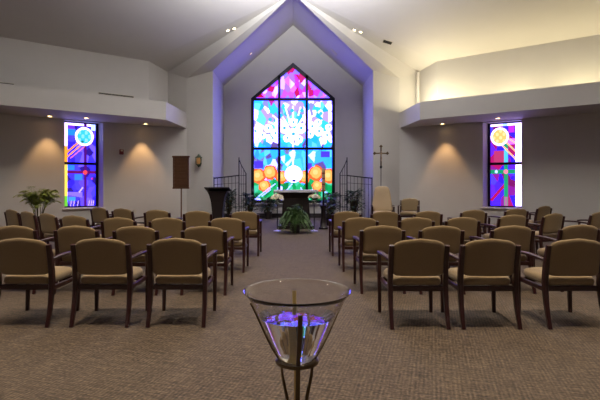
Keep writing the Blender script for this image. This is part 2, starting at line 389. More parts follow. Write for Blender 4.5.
def art_main(x, y):
    """x, y run over the window's own design grid (width 84, height 141)"""
    n = 420
    seeds = np.column_stack([RNG.uniform(249, 337, n), RNG.uniform(60, 206, n)])
    pal_a = [L(205, 95, 225), L(175, 130, 230), L(230, 195, 250, g=1.2), L(205, 60, 215), L(222, 20, 125), L(165, 140, 215), L(240, 225, 255, g=1.2), L(225, 130, 230)]
    pal_b = [L(60, 225, 245, g=1.1), L(110, 235, 250, g=1.2), L(160, 160, 235), L(225, 245, 255, g=1.3), W_, L(40, 205, 235), L(185, 175, 240)]
    pal_c = [L(40, 225, 235), L(60, 205, 235), L(135, 135, 190), L(110, 90, 180), L(90, 235, 225), L(200, 245, 255, g=1.2), L(60, 180, 225), L(50, 220, 230), L(110, 235, 240), L(70, 205, 235)]
    pal_d = [L(0, 175, 95), L(40, 205, 130), L(5, 150, 80), L(225, 255, 235), L(80, 225, 185), L(20, 190, 110)]
    sc = np.zeros((n, 3))
    for i, (sx, sy) in enumerate(seeds):
        pal = pal_a if sy < 97 else pal_b if sy < 142 else pal_c if sy < 181 else pal_d
        sc[i] = pal[RNG.integers(len(pal))]
    c = sc[voronoi(x, y, seeds, 1.0, 0.72)]
    # band split is crisp at the transom
    lo = y > 98
    top_in_low = lo & (c[:, 0] > 0.55) & (c[:, 1] < 0.2); c[top_in_low] = L(165, 120, 220)
    c[(~lo) & (c[:, 1] > c[:, 0] * 1.1)] = L(215, 120, 230)
    for tri, col in (([(253, 97), (265, 97), (258, 90)], L(205, 15, 80)), ([(294, 92), (298, 85), (300, 94), (296, 97)], L(222, 15, 105)), ([(300, 84), (306, 77), (305, 70), (299, 73)], L(225, 40, 140)),
                     ([(268, 99), (275, 99), (271, 106)], L(215, 50, 190)), ([(307, 80), (312, 88), (309, 95)], L(222, 30, 130))):
        inside = np.zeros(len(x), bool); j = len(tri) - 1
        for i in range(len(tri)):
            (xi, yi), (xj, yj) = tri[i], tri[j]
            cond = ((yi > y) != (yj > y)) & (x < (xj - xi) * (y - yi) / (yj - yi + 1e-9) + xi); inside ^= cond; j = i
        c[inside] = col
    # rays from the middle
    for a in np.linspace(-2.7, -.44, 9):
        c[seg_mask(x, y, (293 + 9 * math.cos(a), 133 + 9 * math.sin(a)), (293 + 27 * math.cos(a), 133 + 27 * math.sin(a)), 1.8) & lo] = L(235, 250, 255, g=1.3)
    # white blossoms across the middle
    bl = [(255, 131, 5), (262, 135, 4.5), (268, 128, 5), (275, 133, 5), (258, 139, 3.5), (284, 128, 6), (293, 122, 5), (293, 134, 7), (301, 128, 6), (287, 138, 4.5), (299, 139, 4.5), (312, 126, 5), (310, 134, 4.5), (318, 122, 4), (319, 131, 5.5), (327, 135, 5), (332, 139, 4), (329, 127, 4), (279, 121, 4), (306, 119, 4), (324, 141, 3.5)]
    for (bx, by, br) in bl: c[bloom(x, y, bx, by, br * .88)] = W_
    for (bx, by, br) in bl: c[disc(x, y, bx + .4, by - .4, br * .24)] = L(60, 200, 220)
    for (px, py) in ((281, 115), (292, 110), (302, 110), (270, 119), (321, 113), (298, 117)): c[disc(x, y, px, py, 1.8)] = L(60, 215, 220)
    # the tall pale shaft down to the white sphere
    c[seg_mask(x, y, (293, 142), (293, 166), 1.8)] = L(225, 240, 255, g=1.2)
    c[(y > 161) & (y < 168) & (x > 254) & (x < 263)] = L(85, 60, 205)
    c[(y > 163) & (y < 169) & (x > 307) & (x < 312)] = L(95, 70, 210)
    c[(y > 151) & (y < 157) & (x > 321) & (x < 330)] = L(85, 65, 205)
    ob = L(255, 110, 50, g=1.1); oi = L(255, 185, 95, g=1.25)
    for (px, py, r) in ((258, 176, 7.6), (270, 172.5, 7.6), (264.5, 186, 6.2), (282, 177, 6.6), (304, 177, 6.6), (316.5, 173, 7.8), (329, 176, 7.6), (318, 186, 6)):
        c[bloom(x, y, px, py, r)] = ob; c[bloom(x, y, px - .4, py - .6, r * .74, 4)] = oi; c[disc(x, y, px - 1, py - 1, r * .34)] = L(255, 205, 130, g=1.3)
    c[disc(x, y, 293.5, 174, 8.6)] = W_ * 1.2
    c[disc(x, y, 294, 180, 1.8) & (y > 179.3)] = L(40, 60, 150)
    for a, b in (((255, 199), (275, 184)), ((282, 196), (292, 184)), ((301, 188), (306, 198)), ((322, 190), (334, 197)), ((262, 196), (270, 190))):
        c[seg_mask(x, y, a, b, .9)] = L(215, 255, 225)
    return c
def art_left(x, y):
    n = 70
    seeds = np.column_stack([RNG.uniform(63, 101, n), RNG.uniform(119, 211, n)])
    pal = [L(70, 55, 215), L(50, 28, 160), L(110, 80, 230), L(85, 70, 240), L(60, 40, 195), L(130, 100, 235), L(75, 60, 225)]
    sc = pick(pal, n); c = sc[voronoi(x, y, seeds, 1.0, 0.8)]
    c[(x > 69) & (x < 77) & (y > 129) & (y < 135)] = L(40, 150, 190); c[(x > 69) & (x < 76) & (y > 125) & (y < 128.5)] = L(120, 50, 190)
    c[(y > 165) & (y < 170) & (x < 76)] = L(50, 140, 190); c[(y > 174) & (y < 180) & (x > 76) & (x < 84)] = L(60, 140, 220)
    c[(y > 192) & (y < 195 + (x - 69) * .2) & (x < 84)] = L(150, 120, 235); c[(y > 197) & (y < 201) & (x > 70) & (x < 77)] = L(70, 165, 210)
    c[(x > 85.5) & (x < 88.3)] = L(85, 18, 135)
    c[(y > 170.6) & (y < 173.6)] = L(110, 14, 110)
    for a, b, w, col in (((82, 140), (62, 158), 2.0, L(255, 150, 80, g=1.1)), ((84, 143), (63, 162), 1.6, L(255, 160, 90, g=1.1)), ((86, 146), (72, 158), 1.2, L(250, 120, 150))):
        c[seg_mask(x, y, a, b, w)] = col
    c[(x < 69) & (y < 146)] = L(255, 250, 225, g=1.5); c[(x < 69) & (y >= 146) & (y < 164)] = L(255, 170, 50, g=1.2)
    c[(x < 69) & (y >= 164)] = L(255, 220, 95, g=1.2); c[(x < 69) & (y > 196)] = L(120, 220, 60)
    c[(y < 125) & ~((x > 85.5) & (x < 88.3))] = W_; c[(y < 129) & (x > 93)] = L(190, 245, 250, g=1.2)
    c[disc(x, y, 86, 135.6, 9.6)] = W_
    inn = disc(x, y, 86, 135.6, 7.3); k = np.sin(x * .9 + 1) * np.sin(y * .8) > .1
    c[inn] = L(60, 220, 200); c[inn & k] = L(150, 240, 225); c[disc(x, y, 84, 141, 1.6)] = L(30, 150, 130)
    c[disc(x, y, 86.8, 172.2, 2.2)] = L(255, 70, 85, g=1.2)
    for px in (72, 75, 79, 90.5, 93, 95): c[seg_mask(x, y, (px, 206), (px + .8, 201), .9)] = L(200, 190, 250)
    c[seg_mask(x, y, (81, 192), (84, 188), 1.6)] = L(200, 190, 255)
    c[disc(x, y, 94, 178.5, 1.2)] = L(220, 40, 160)
    return c
def art_right(x, y):
    n = 60
    seeds = np.column_stack([RNG.uniform(487, 526, n), RNG.uniform(118, 210, n)])
    pal = [L(110, 40, 190), L(190, 22, 115), L(150, 30, 170), L(60, 35, 205), L(90, 70, 225), L(130, 20, 110), L(165, 25, 125), L(85, 40, 200)]
    sc = pick(pal, n); c = sc[voronoi(x, y, seeds, 1.0, 0.75)]
    c[disc(x, y, 499.5, 158, 5.5) | ((x > 494) & (x < 505) & (y > 150) & (y < 163))] = L(200, 60, 120)
    c[(x > 509) & (x < 515) & (y > 125) & (y < 132)] = L(190, 50, 210); c[(x > 508) & (y > 138) & (y < 144)] = L(225, 130, 225)
    c[seg_mask(x, y, (492, 200), (506, 184), 3)] = L(190, 20, 90)
    c[(x > 504.6) & (x < 508.4) & (y > 140)] = L(25, 165, 120); c[(x > 504.6) & (x < 508.4) & (y > 148) & (y < 163)] = L(90, 220, 190)
    c[(y > 169.6) & (y < 173.4) & (x < 517)] = L(20, 160, 110)
    for a, b, w in (((506, 141), (522, 157), 2.0), ((503, 145), (520, 163), 1.8), ((509, 138), (521, 146), 1.6)): c[seg_mask(x, y, a, b, w)] = L(255, 190, 150, g=1.2)
    c[(x > 516.2)] = W_ * 1.15; c[(y < 125)] = W_; c[(y < 125) & (x > 503) & (x < 508)] = L(180, 250, 225)
    c[disc(x, y, 500, 135.6, 9.4)] = L(255, 250, 240, g=1.5)
    inn = disc(x, y, 500, 135.6, 7.4); k = np.sin(x * .9) * np.sin(y * .9 + 1) > .15
    c[inn] = L(255, 205, 115, g=1.1); c[inn & k] = L(255, 225, 160, g=1.2)
    c[disc(x, y, 506.4, 171.5, 2.3)] = L(255, 130, 165, g=1.2); c[disc(x, y, 496.5, 171.3, 1.6)] = L(200, 250, 230)
    c[(x > 505) & (x < 508) & (y > 197)] = L(180, 120, 170)
    return c
def glass_panel(name, parent, fn, art, x0, x1, y0, y1, step, keep=None, gain=1.0, blue=1.0):
    nx, ny = int(round((x1 - x0) / step)), int(round((y1 - y0) / step))
    gx = np.linspace(x0, x1, nx + 1); gy = np.linspace(y0, y1, ny + 1)
    vs = [fn(a, b) for b in gy for a in gx]
    cxs = np.tile((gx[:-1] + gx[1:]) / 2, ny); cys = np.repeat((gy[:-1] + gy[1:]) / 2, nx)
    cols = art(cxs, cys) * gain; fs = []; fc = []
    hot = cols[:, 2] > .55; cols[hot, 2] *= blue; vio = hot & (cols[:, 0] > .45); cols[vio, 0] *= 1.3
    for j in range(ny):
        for i in range(nx):
            q = j * nx + i
            if keep and not keep(cxs[q], cys[q]): continue
            a = j * (nx + 1) + i
            fs.append((a, a + 1, a + nx + 2, a + nx + 1)); fc.append(cols[q])
    me = bpy.data.meshes.new(name); me.from_pydata(vs, [], fs); me.update()
    at_ = me.color_attributes.new('glass', 'FLOAT_COLOR', 'CORNER')
    arr = np.ones((len(fs), 4, 4), np.float32); arr[:, :, :3] = np.array(fc, np.float32)[:, None, :]
    at_.data.foreach_set('color', arr.reshape(-1))
    me.materials.append(M['glass_art'])
    o = bpy.data.objects.new(name, me); COL.objects.link(o); o.parent = parent
    return o
# large window
KX = F / NY1
W1 = empty('window_1', (0, 0, 0)); tag(W1, 'large gabled stained glass window with orange and white blossoms', kind='structure')
yg = NY1 + .13
def kp(a, b):
    X, Z = (a - CX) / KX, H - (b - CY) / KX
    return Z < WA + .01 - .848 * abs(X)
glass_panel('stained_glass', W1, lambda a, b: ((a - CX) / KX, yg, H - (b - CY) / KX), art_main, CX - WX * KX, CX + WX * KX, CY - (WA - H) * KX, CY - (WB - H) * KX, 0.5, kp, 1.05, 6.0)
fy = lambda a, b, d: V((a, d, b))
mb = MB(); tk = .12; y0, y1 = NY1 + .02, NY1 + .14
mb.box((-WX + tk / 2, (y0 + y1) / 2, (WB + WS) / 2), (tk, y1 - y0, WS - WB)); mb.box((WX - tk / 2, (y0 + y1) / 2, (WB + WS) / 2), (tk, y1 - y0, WS - WB))
mb.box((0, (y0 + y1) / 2, WB + tk / 2), (2 * WX, y1 - y0, tk))
for s in (-1, 1): mb.prism([(s * WX, WS), (0, WA), (0, WA - .19), (s * WX, WS - .15)], y0, y1, fy)
mb.build('window_frame', 'black', W1)
for s in (-1, 1): MB().box((s * .575, NY1 + .075, (WB + 5.93) / 2), (.105, .11, 5.93 - WB)).build('mullion', 'black', W1)
for z in (4.93, 2.875): MB().box((0, NY1 + .078, z), (2 * WX, .11, .105)).build('transom', 'black', W1)
struct(MB().box((0, NY1 - .03, WB - .025), (2 * WX + .2, .16, .05), bev=.01), 'window_sill', 'sill', parent=W1)
# side windows
for s, art, x0, x1, nm in ((-1, art_left, 65.0, 99.5, 'window_2'), (1, art_right, 488.5, 523.0, 'window_3')):
    Wn = empty(nm); tag(Wn, 'tall %s stained glass window with %s' % (('blue', 'a teal disc and orange rays') if s < 0 else ('purple', 'a golden disc and green cross')), kind='structure')
    def fn(a, b, s=s, x0=x0, x1=x1):
        u = (a - x0) / (x1 - x0); g0, g1 = T0 + .10, T1 - .03; t = g1 + (g0 - g1) * u if s < 0 else g0 + (g1 - g0) * u
        return wp(s, t, WZ1 - (b - 121.5) / (207.5 - 121.5) * (WZ1 - WZ0), -.33)
    glass_panel('stained_glass', Wn, fn, art, x0, x1, 121.5, 207.5, 0.5, None, 1.1, 3.0)
    rot = Matrix(((.8 * s, .6 * 1, 0), (-.6, .8 * s, 0), (0, 0, 1))) if s > 0 else Matrix(((.8, -.6, 0), (.6, .8, 0), (0, 0, 1)))
    mb = MB(); tm = (T0 + T1) / 2; zc = (WZ0 + WZ1) / 2
    inner = T0 if s > 0 else T0
    for t in (T0 + .125, T1 - (.035 if s < 0 else .02)):
        w_ = .07 if t < tm else .03
        mb.box(wp(s, t, zc, -.30), (w_, .06, WZ1 - WZ0), rot)
    for z in (WZ0 + .02, WZ1 - .02): mb.box(wp(s, tm + .05, z, -.30), (T1 - T0 - .10, .06, .04), rot)
    mb.build('window_frame', 'black', Wn)
    MB().box(wp(s, tm + .05, WZ1 - (163.3 - 121.5) / 86 * (WZ1 - WZ0), -.30), (T1 - T0 - .10, .06, .08), rot).build('transom', 'black', Wn)
    struct(MB().box(wp(s, tm, WZ0 - .03, .02), (T1 - T0 + .12, .10, .04), rot, bev=.008), 'window_sill', 'sill', parent=Wn)

# ------------------------------------------------------------------ lamps in the ceiling, vents, wall fittings
def frame_on(p, nrm, up=V((0, 1, 0))):
    n = nrm.normalized(); u = up.cross(n).normalized(); w = n.cross(u)
    return Matrix((u, w, n)).transposed()
def recessed(px, py, plane, two, label, group=None):
    a, b, c = plane; p = ray_plane(px, py, a, b, c); n = (b - a).cross(c - a)
    if n.z > 0: n = -n
    fr = frame_on(p, n)
    o = empty('recessed_light', p, 0, label, 'light', group)
    offs = ((-.11, 0), (.11, 0)) if two else ((0, 0),)
    for (a_, b_) in offs:
        k = MB().lathe([(.075, -.005), (.075, .010), (.052, .010), (.050, -.005)], 20, closed=True); mb = MB(); mb.add([fr @ (V(q) + V((a_, b_, 0))) for q in k.v], k.f); mb.build('trim_ring', 'plate', o)
        k = MB().lathe([(.050, .003), (.0, .006)], 20); ml = MB(); ml.add([fr @ (V(q) + V((a_, b_, 0))) for q in k.v], k.f); ml.build('lamp_lens', 'lampglow' if two else 'lampdim', o)
    return o
lb = P[-1]; rb = P[1]
recessed(231, 29.5, (E, lb[0], lb[1]), True, 'twin recessed ceiling light on the left sloping panel', None)
recessed(357.5, 31, (E, rb[0], rb[1]), True, 'twin recessed ceiling light on the right sloping panel', None)
nl = (lb[3], N, V((0, NY1, RIDGE))); nr = (rb[3], N, V((0, NY1, RIDGE)))
recessed(251, 53.6, nl, False, 'single recessed light in the left slope of the niche ceiling', None)
def grille(px, py, plane, w, h, label, name, m='dark'):
    a, b, c = plane; p = ray_plane(px, py, a, b, c); n = (b - a).cross(c - a)
    if n.dot(V((0, 0, H)) - p) < 0: n = -n
    up_ = V((0, 0, 1)) if abs(n.normalized().z) < .5 else V((0, 1, 0))
    fr = frame_on(p, n, up_)
    o = empty(name, p, 0, label, 'vent')
    MB().box((0, 0, .004), (w + .03, h + .03, .012), bev=.003).build('frame', 'plate', o)
    mb = MB(); k = max(2, int(h / .03))
    for i in range(k): mb.box((0, -h / 2 + h * (i + .5) / k, .012), (w, h / k * .72, .008), bev=.002)
    mb.build('slats', m, o)
    o.rotation_euler = fr.to_euler()
    return o
grille(334, 52, nr, .30, .20, 'pale air vent in the right slope of the niche ceiling', 'ceiling_vent', 'plate')
grille(387.5, 42, (E, rb[0], rb[1]), .30, .16, 'small black air vent in the right ceiling panel', 'ceiling_vent')
wl = (wp(-1, 0, 4), wp(-1, 3, 4), wp(-1, 0, 5))
grille(116.5, 95.2, wl, 1.10, .05, 'long black slot vent low on the left upper wall', 'wall_vent')
grille(-7, 82.5, wl, 1.0, .05, 'dark slot vent at the far left end of the upper wall', 'wall_vent')
# cans in the soffit
def can(s, t, off, label, on=True):
    p = wp(s, t, SOF, off)
    o = empty('soffit_downlight', p, 0, label, 'light', 'downlights under the bulkheads')
    MB().lathe([(.09, .004), (.09, -.012), (.066, -.012), (.062, .004)], 20, closed=True).build('trim_ring', 'plate', o)
    MB().lathe([(.062, -.002), (0, -.002)], 20).build('lamp_lens', 'lampglow' if on else 'lampdim', o)
    return p
cans = [can(-1, .42, .38, 'recessed downlight under the left bulkhead, nearest the front corner'),
        can(-1, 3.25, .38, 'recessed downlight under the left bulkhead above the potted palm'),
        can(-1, 2.3, .62, 'recessed downlight in front of the blue stained glass window'),
        can(1, .48, .38, 'recessed downlight under the right bulkhead, nearest the front corner'),
        can(1, 2.25, .62, 'recessed downlight in front of the purple stained glass window')]
# fire alarm and outlet
def on_wall(px, py, s):
    return ray_plane(px, py, wp(s, 0, 0), wp(s, 3, 0), wp(s, 0, 3))
rotl = Matrix(((.8, -.6, 0), (.6, .8, 0), (0, 0, 1)))
p = on_wall(121.3, 152, -1); o = empty('fire_alarm', p, math.atan2(.6, .8), 'small red fire alarm strobe on the left wall', 'alarm')
MB().box((0, -.025, 0), (.13, .05, .17), bev=.01).build('housing', 'red', o); MB().box((0, -.058, .045), (.07, .02, .05), bev=.008).build('strobe_lens', 'plate', o)
p = on_wall(134.8, 211.5, -1); o = empty('wall_outlet', p, math.atan2(.6, .8), 'ivory electrical outlet low on the left wall', 'outlet')
MB().box((0, -.006, 0), (.09, .012, .13), bev=.004).build('cover_plate', 'plate', o)
for z in (-.028, .028): MB().box((0, -.013, z), (.035, .006, .03), bev=.003).build('socket', 'sill', o)
# wall lantern
p = at(199.5, 161, NY0); o = empty('wall_lantern', (p.x, NY0, p.z), 0, 'green bronze wall lantern with amber glass beside the notice board', 'lantern')
MB().box((0, -.015, 0), (.10, .03, .40), bev=.01).build('back_plate', 'verdigris', o)
mb = MB(); mb.lathe([(.0, .24), (.03, .22), (.05, .17), (.13, .13), (.13, .11), (.10, .11)], 8, (0, -.15, 0)); mb.lathe([(.09, -.14), (.10, -.12), (.06, -.17), (.02, -.22), (0, -.24)], 8, (0, -.15, 0))
for k in range(8):
    a = 2 * PI * k / 8; mb.tube([(.095 * math.cos(a), -.15 + .095 * math.sin(a), -.13), (.105 * math.cos(a), -.15 + .105 * math.sin(a), .12)], .008, 5)
mb.tube([(0, -.02, .20), (0, -.08, .25), (0, -.15, .23)], .012, 6); mb.build('lantern_cage', 'verdigris', o)
MB().lathe([(.05, -.12), (.075, -.05), (.075, .05), (.06, .11)], 12, (0, -.15, 0)).build('amber_glass', 'amber', o, True)

# ------------------------------------------------------------------ chairs
def superell(a, b, n=40, e=4.0, cx=0.0, cy=0.0):
    out = []
    for k in range(n):
        t = 2 * PI * k / n; c, s = math.cos(t), math.sin(t)
        out.append((cx + a * math.copysign(abs(c) ** (2 / e), c), cy + b * math.copysign(abs(s) ** (2 / e), s)))
    return out
def back_outline(w, z0, z1, arch, e=5.0, n=48):
    o = superell(w / 2, (z1 - z0) / 2, n, e, 0, (z0 + z1) / 2)
    zm = (z0 + z1) / 2
    return [(x, z - (arch * (2 * x / w) ** 2) * max(0, (z - zm) / (z1 - zm))) for x, z in o]
def rake(z): return -.235 - .14 * max(0, z - .45) - .18 * max(0, z - .6) ** 2
def make_chair():
    c = empty('armchair')
    MB().pillow(superell(.25, .265, 44, 7.0, 0, .015), .105, lambda a, b, d: V((a, b, .436 + d + .012 * (1 - (a / .245) ** 2)))).build('seat', 'fabric', c, True)
    MB().pillow(back_outline(.505, .497, .875, .048, 9.0), .045, lambda a, z, d: V((a, rake(z) + d - .022 * (1 - (a / .24) ** 2), z)), (0, .69)).build('backrest', 'fabric', c, True)
    for s in (-1, 1):
        x = s * .268
        zs = [0, .10, .22, .34, .44, .54, .64, .72, .805]
        ys = [-.335, -.300, -.266, -.246, -.240, -.246, -.262, -.280, -.302]
        MB().bar([(x + s * .004 * (1 - z), y, z) for y, z in zip(ys, zs)], [.036, .038, .042, .046, .048, .048, .048, .047, .044], [.034, .040, .048, .056, .060, .058, .052, .048, .040]).build('rear_leg', 'mahogany', c)
        zs = [0, .2, .4, .55, .635]; ys = [.252, .262, .270, .272, .262]
        MB().bar([(x + s * .012, y, z) for y, z in zip(ys, zs)], [.034, .038, .042, .042, .042], [.034, .040, .046, .044, .042]).build('front_leg', 'mahogany', c)
        mb = MB()
        pts = [(x + s * .004, -.262, .652), (x + s * .012, -.14, .664), (x + s * .02, 0, .670), (x + s * .022, .14, .668), (x + s * .018, .24, .660), (x + s * .012, .305, .648)]
        mb.bar(pts, [.036, .044, .054, .056, .052, .036], [.028] * 6); mb.build('armrest', 'mahogany', c)
    mb = MB()
    mb.box((0, -.238, .374), (.50, .03, .050), bev=.006); mb.box((0, .255, .362), (.50, .03, .05), bev=.006)
    for s in (-1, 1): mb.box((s * .262, .01, .362), (.026, .48, .05), bev=.006)
    mb.build('seat_frame', 'mahogany', c)
    return c
proto = make_chair()
ORD = ['beside the aisle', 'second from the aisle', 'third from the aisle', 'fourth from the aisle', 'fifth from the aisle', 'sixth from the aisle', 'seventh from the aisle']
rows = [
 ('nearest row', 'left', [(175, 4.39, 0), (98, 4.39, 0), (18, 4.39, -1)]),
 ('nearest row', 'right', [(421, 4.33, 0), (493, 4.33, 0), (580, 4.33, 0)]),
 ('second nearest row', 'left', [(203, 5.65, 0), (134, 5.65, 0), (74, 5.70, -2), (12, 5.72, -3)]),
 ('second nearest row', 'right', [(383.5, 5.72, 0), (443, 5.70, 0), (515, 5.72, 3), (583, 5.85, 5)]),
 ('third nearest row', 'left', [(226, 7.08, 0), (166, 7.08, 0), (117, 7.12, -4), (72, 7.55, -16), (45, 8.15, -31), (25, 8.75, -33), (9.5, 9.40, -33)]),
 ('third nearest row', 'right', [(361, 7.15, 0), (417.5, 7.15, 0), (464, 7.18, 3), (515, 7.75, 9), (556, 8.15, 24), (602, 8.6, 25)]),
 ('farthest row', 'left', [(244, 8.70, 0), (197, 8.85, 0), (156, 9.2, -9), (121, 9.75, -21), (97.5, 10.25, -29)]),
 ('farthest row', 'right', [(347, 8.70, 0), (386, 8.75, 0), (429, 8.80, 2), (475, 9.25, 6), (518, 9.75, 10), (546, 10.9, 28)]),
]
first = True
for rname, side, seats in rows:
    for i, (px, d, deg) in enumerate(seats):
        o = proto if first else copy_tree(proto); first = False
        a = math.radians(deg); X = (px - CX) / F * (d - .02)
        # seats are placed by their rear feet, .32 m behind the chair's centre
        o.location = (X + .32 * -math.sin(a), d + .335 * math.cos(a), 0); o.rotation_euler = (0, 0, a)
        o['label'] = 'tan upholstered wooden armchair, %s %s of the aisle, %s' % (rname, side, ORD[i])
        o['category'] = 'chair'; o['group'] = 'armchairs in rows facing the altar'

# presider's high-back chair and a side chair, both facing the nave
X = (383.5 - CX) / F * 14.6
o = empty('high_back_chair', (X, 14.75, 0), PI - math.radians(8), 'tall pale tan high-backed armchair below the crucifix', 'chair')
MB().pillow(superell(.30, .28, 44, 5, 0, .03), .13, lambda a, b, d: V((a, b, .45 + d))).build('seat', 'fabric_pale', o, True)
def hb(a, z, d):
    k = (z - .45) / .9; return V((a * (1.0 - .36 * k), -.26 - .12 * k + d - .03 * (1 - (a / .34) ** 2), z))
MB().pillow(back_outline(.74, .46, 1.33, .03, 6.0), .10, hb, (0, .9)).build('backrest', 'fabric_pale', o, True)
for s in (-1, 1):
    MB().bar([(s * .33, -.36, 0), (s * .33, -.31, .25), (s * .33, -.29, .50), (s * .33, -.30, .68)], [.045, .05, .055, .05], [.045, .055, .06, .05]).build('rear_leg', 'mahogany', o)
    MB().bar([(s * .34, .29, 0), (s * .34, .30, .3), (s * .34, .30, .64)], [.045, .05, .05], [.045, .05, .05]).build('front_leg', 'mahogany', o)
    MB().bar([(s * .335, -.30, .66), (s * .35, 0, .69), (s * .34, .34, .655)], [.05, .07, .05], [.04, .04, .04]).build('armrest', 'mahogany', o)
mb = MB(); mb.box((0, .28, .37), (.64, .035, .06), bev=.006); mb.box((0, -.28, .37), (.64, .035, .06), bev=.006)
for s in (-1, 1): mb.box((s * .32, 0, .37), (.03, .54, .06), bev=.006)
mb.build('seat_frame', 'mahogany', o)
o = copy_tree(proto); o.location = (3.66, 14.2, 0); o.rotation_euler = (0, 0, PI - math.radians(20)); o.scale = (1.05, 1.05, 1.08)
o['label'] = 'tan armchair facing the rows beside the tall high-backed chair'; o['category'] = 'chair'
if 'group' in o: del o['group']

# ------------------------------------------------------------------ foliage
def blade(mb, p, d, up, ln, w, fold=.25, mi=0):
    d = d.normalized(); sd = d.cross(up).normalized(); u = sd.cross(d)
    m = p + d * ln * .45
    mb.add([p, m + sd * w + u * w * fold, p + d * ln, m - sd * w + u * w * fold, m], [(0, 1, 4), (1, 2, 4), (2, 3, 4), (3, 0, 4)], mi)
def frond(mb, base, az, reach, rise, droop, leaf, nleaf, w, curve=1.0, mi=0):
    pts = []
    for i in range(13):
        t = i / 12; r = reach * t ** curve; z = rise * math.sin(min(1.0, t * .95) * PI * .55) - droop * t ** 2.4
        pts.append(base + V((math.cos(az) * r, math.sin(az) * r, z)))
    mb.tube(pts, [.006 * (1 - .8 * i / 12) for i in range(13)], 4, mi)
    for k in range(nleaf):
        t = .15 + .85 * (k + .5) / nleaf; q = t * 12; i = min(11, int(q)); p = pts[i].lerp(pts[i + 1], q - i)
        tg = (pts[i + 1] - pts[i]).normalized(); sd = tg.cross(V((0, 0, 1)))
        sd = sd.normalized() if sd.length > 1e-3 else V((1, 0, 0))
        l = leaf * (math.sin(PI * (.12 + .86 * t)) ** .7)
        for s in (-1, 1): blade(mb, p, sd * s + tg * .7 + V((0, 0, -.25 + random.uniform(-.15, .15))), V((0, 0, 1)), l, w, mi=mi)
def pot(o, r, h, m='pot'):
    MB().lathe([(r * .70, 0), (r * .95, h * .86), (r * 1.04, h * .86), (r * 1.04, h), (r * .93, h), (r * .90, h * .88)], 28).build('pot', m, o, True)
    MB().lathe([(r * .91, h * .90), (r * .4, h * .94), (0, h * .95)], 20).build('soil', 'soil', o, True)
# fern before the altar
o = empty('potted_fern', (.06, 12.9, 0), 0, 'bushy green fern in a dark pot on the floor before the altar', 'plant')
pot(o, .17, .26); mb = MB(); rr = random.Random(3)
for k in range(120):
    az = rr.uniform(0, 2 * PI); q = rr.random()
    frond(mb, V((.05 * math.cos(az), .05 * math.sin(az), .25)), az, .14 + .40 * q, .56 - .22 * q + rr.uniform(-.05, .08), .10 + .46 * q, .11, 14, .014)
mb.build('foliage', 'leaf', o)
# palm by the left wall
o = empty('potted_palm', at(38, 184, 12.35) * V((1, 1, 0)) if False else V((at(38, 184, 12.35).x, 12.35, 0)), 0, 'leafy green potted palm against the left wall beyond the seats', 'plant')
pot(o, .20, .32, 'basket'); mb = MB(); ms = MB(); rr = random.Random(5)
for k in range(13):
    az = rr.uniform(0, 2 * PI); q0 = rr.random(); top = V((.22 * q0 * math.cos(az), .22 * q0 * math.sin(az), rr.uniform(.62, .98)))
    b0 = V((.05 * math.cos(az), .05 * math.sin(az), .29)); ms.tube([b0, b0.lerp(top, .5) + V((0, 0, .03)), top], [.012, .010, .008], 6)
    for j in range(6):
        a2 = az + rr.uniform(-1.6, 1.6); q = rr.random()
        frond(mb, top, a2, .20 + .24 * q, .46 - .16 * q, .03 + .15 * q, .15, 13, .017)
ms.build('stems', 'stem', o, True); mb.build('foliage', 'palm', o)
# leafy plants below the window
def leafy(x, y, h, r, n, seed, label):
    o = empty('leafy_plant', (x, y, 0), 0, label, 'plant', 'leafy plants flanking the sanctuary')
    pot(o, .16, .28); mb = MB(); ms = MB(); rr = random.Random(seed)
    for k in range(n):
        az = rr.uniform(0, 2 * PI); q = rr.random(); tz = .35 + (h - .35) * rr.random() ** .7; rad = r * (.35 + .65 * q) * (1.1 - .45 * (tz / h))
        tip = V((rad * math.cos(az), rad * math.sin(az), tz)); b0 = V((.03 * math.cos(az), .03 * math.sin(az), .26))
        mid = b0.lerp(tip, .55) + V((0, 0, .10)); ms.tube([b0, mid, tip], [.007, .005, .003], 4)
        for j in range(2):
            d = V((math.cos(az + rr.uniform(-.9, .9)), math.sin(az + rr.uniform(-.9, .9)), rr.uniform(-.5, .5)))
            blade(mb, tip, d, V((0, 0, 1)), rr.uniform(.16, .27), rr.uniform(.035, .055), .2)
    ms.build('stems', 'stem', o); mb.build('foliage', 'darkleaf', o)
leafy(-2.40, 16.75, 1.15, .30, 110, 1, 'dark leafy plant behind the left iron railing, nearest the lectern')
leafy(-1.60, 16.95, 1.05, .36, 110, 2, 'dark leafy plant at the left edge of the large window')
leafy(-1.00, 18.1, .85, .30, 80, 3, 'dark low leafy plant under the left pane of the large window')
leafy(1.52, 17.5, 1.05, .36, 110, 4, 'dark leafy plant at the right edge of the large window')
leafy(2.28, 16.75, 1.18, .38, 110, 5, 'dark leafy plant behind the right iron railing')
leafy(1.22, 15.2, .98, .22, 46, 6, 'dark leafy plant just behind the tall candle stand')

# ------------------------------------------------------------------ altar, flowers, candle
o = empty('altar', (.09, 14.25, 0), 0, 'dark wooden altar table under a white cloth before the large window', 'altar')
MB().box((0, 0, 1.165), (1.34, .72, .07), bev=.012).build('table_top', 'darkwood', o)
mb = MB()
for (z0, z1, w0, w1, d0, d1) in ((0, .10, 1.10, 1.10, .60, .60), (.10, .95, .92, .80, .48, .44), (.95, 1.13, .80, 1.20, .44, .62)):
    mb.add([(-w0 / 2, -d0 / 2, z0), (w0 / 2, -d0 / 2, z0), (w0 / 2, d0 / 2, z0), (-w0 / 2, d0 / 2, z0), (-w1 / 2, -d1 / 2, z1), (w1 / 2, -d1 / 2, z1), (w1 / 2, d1 / 2, z1), (-w1 / 2, d1 / 2, z1)], [(0, 1, 5, 4), (1, 2, 6, 5), (2, 3, 7, 6), (3, 0, 4, 7), (3, 2, 1, 0), (4, 5, 6, 7)])
mb.build('pedestal', 'darkwood', o)
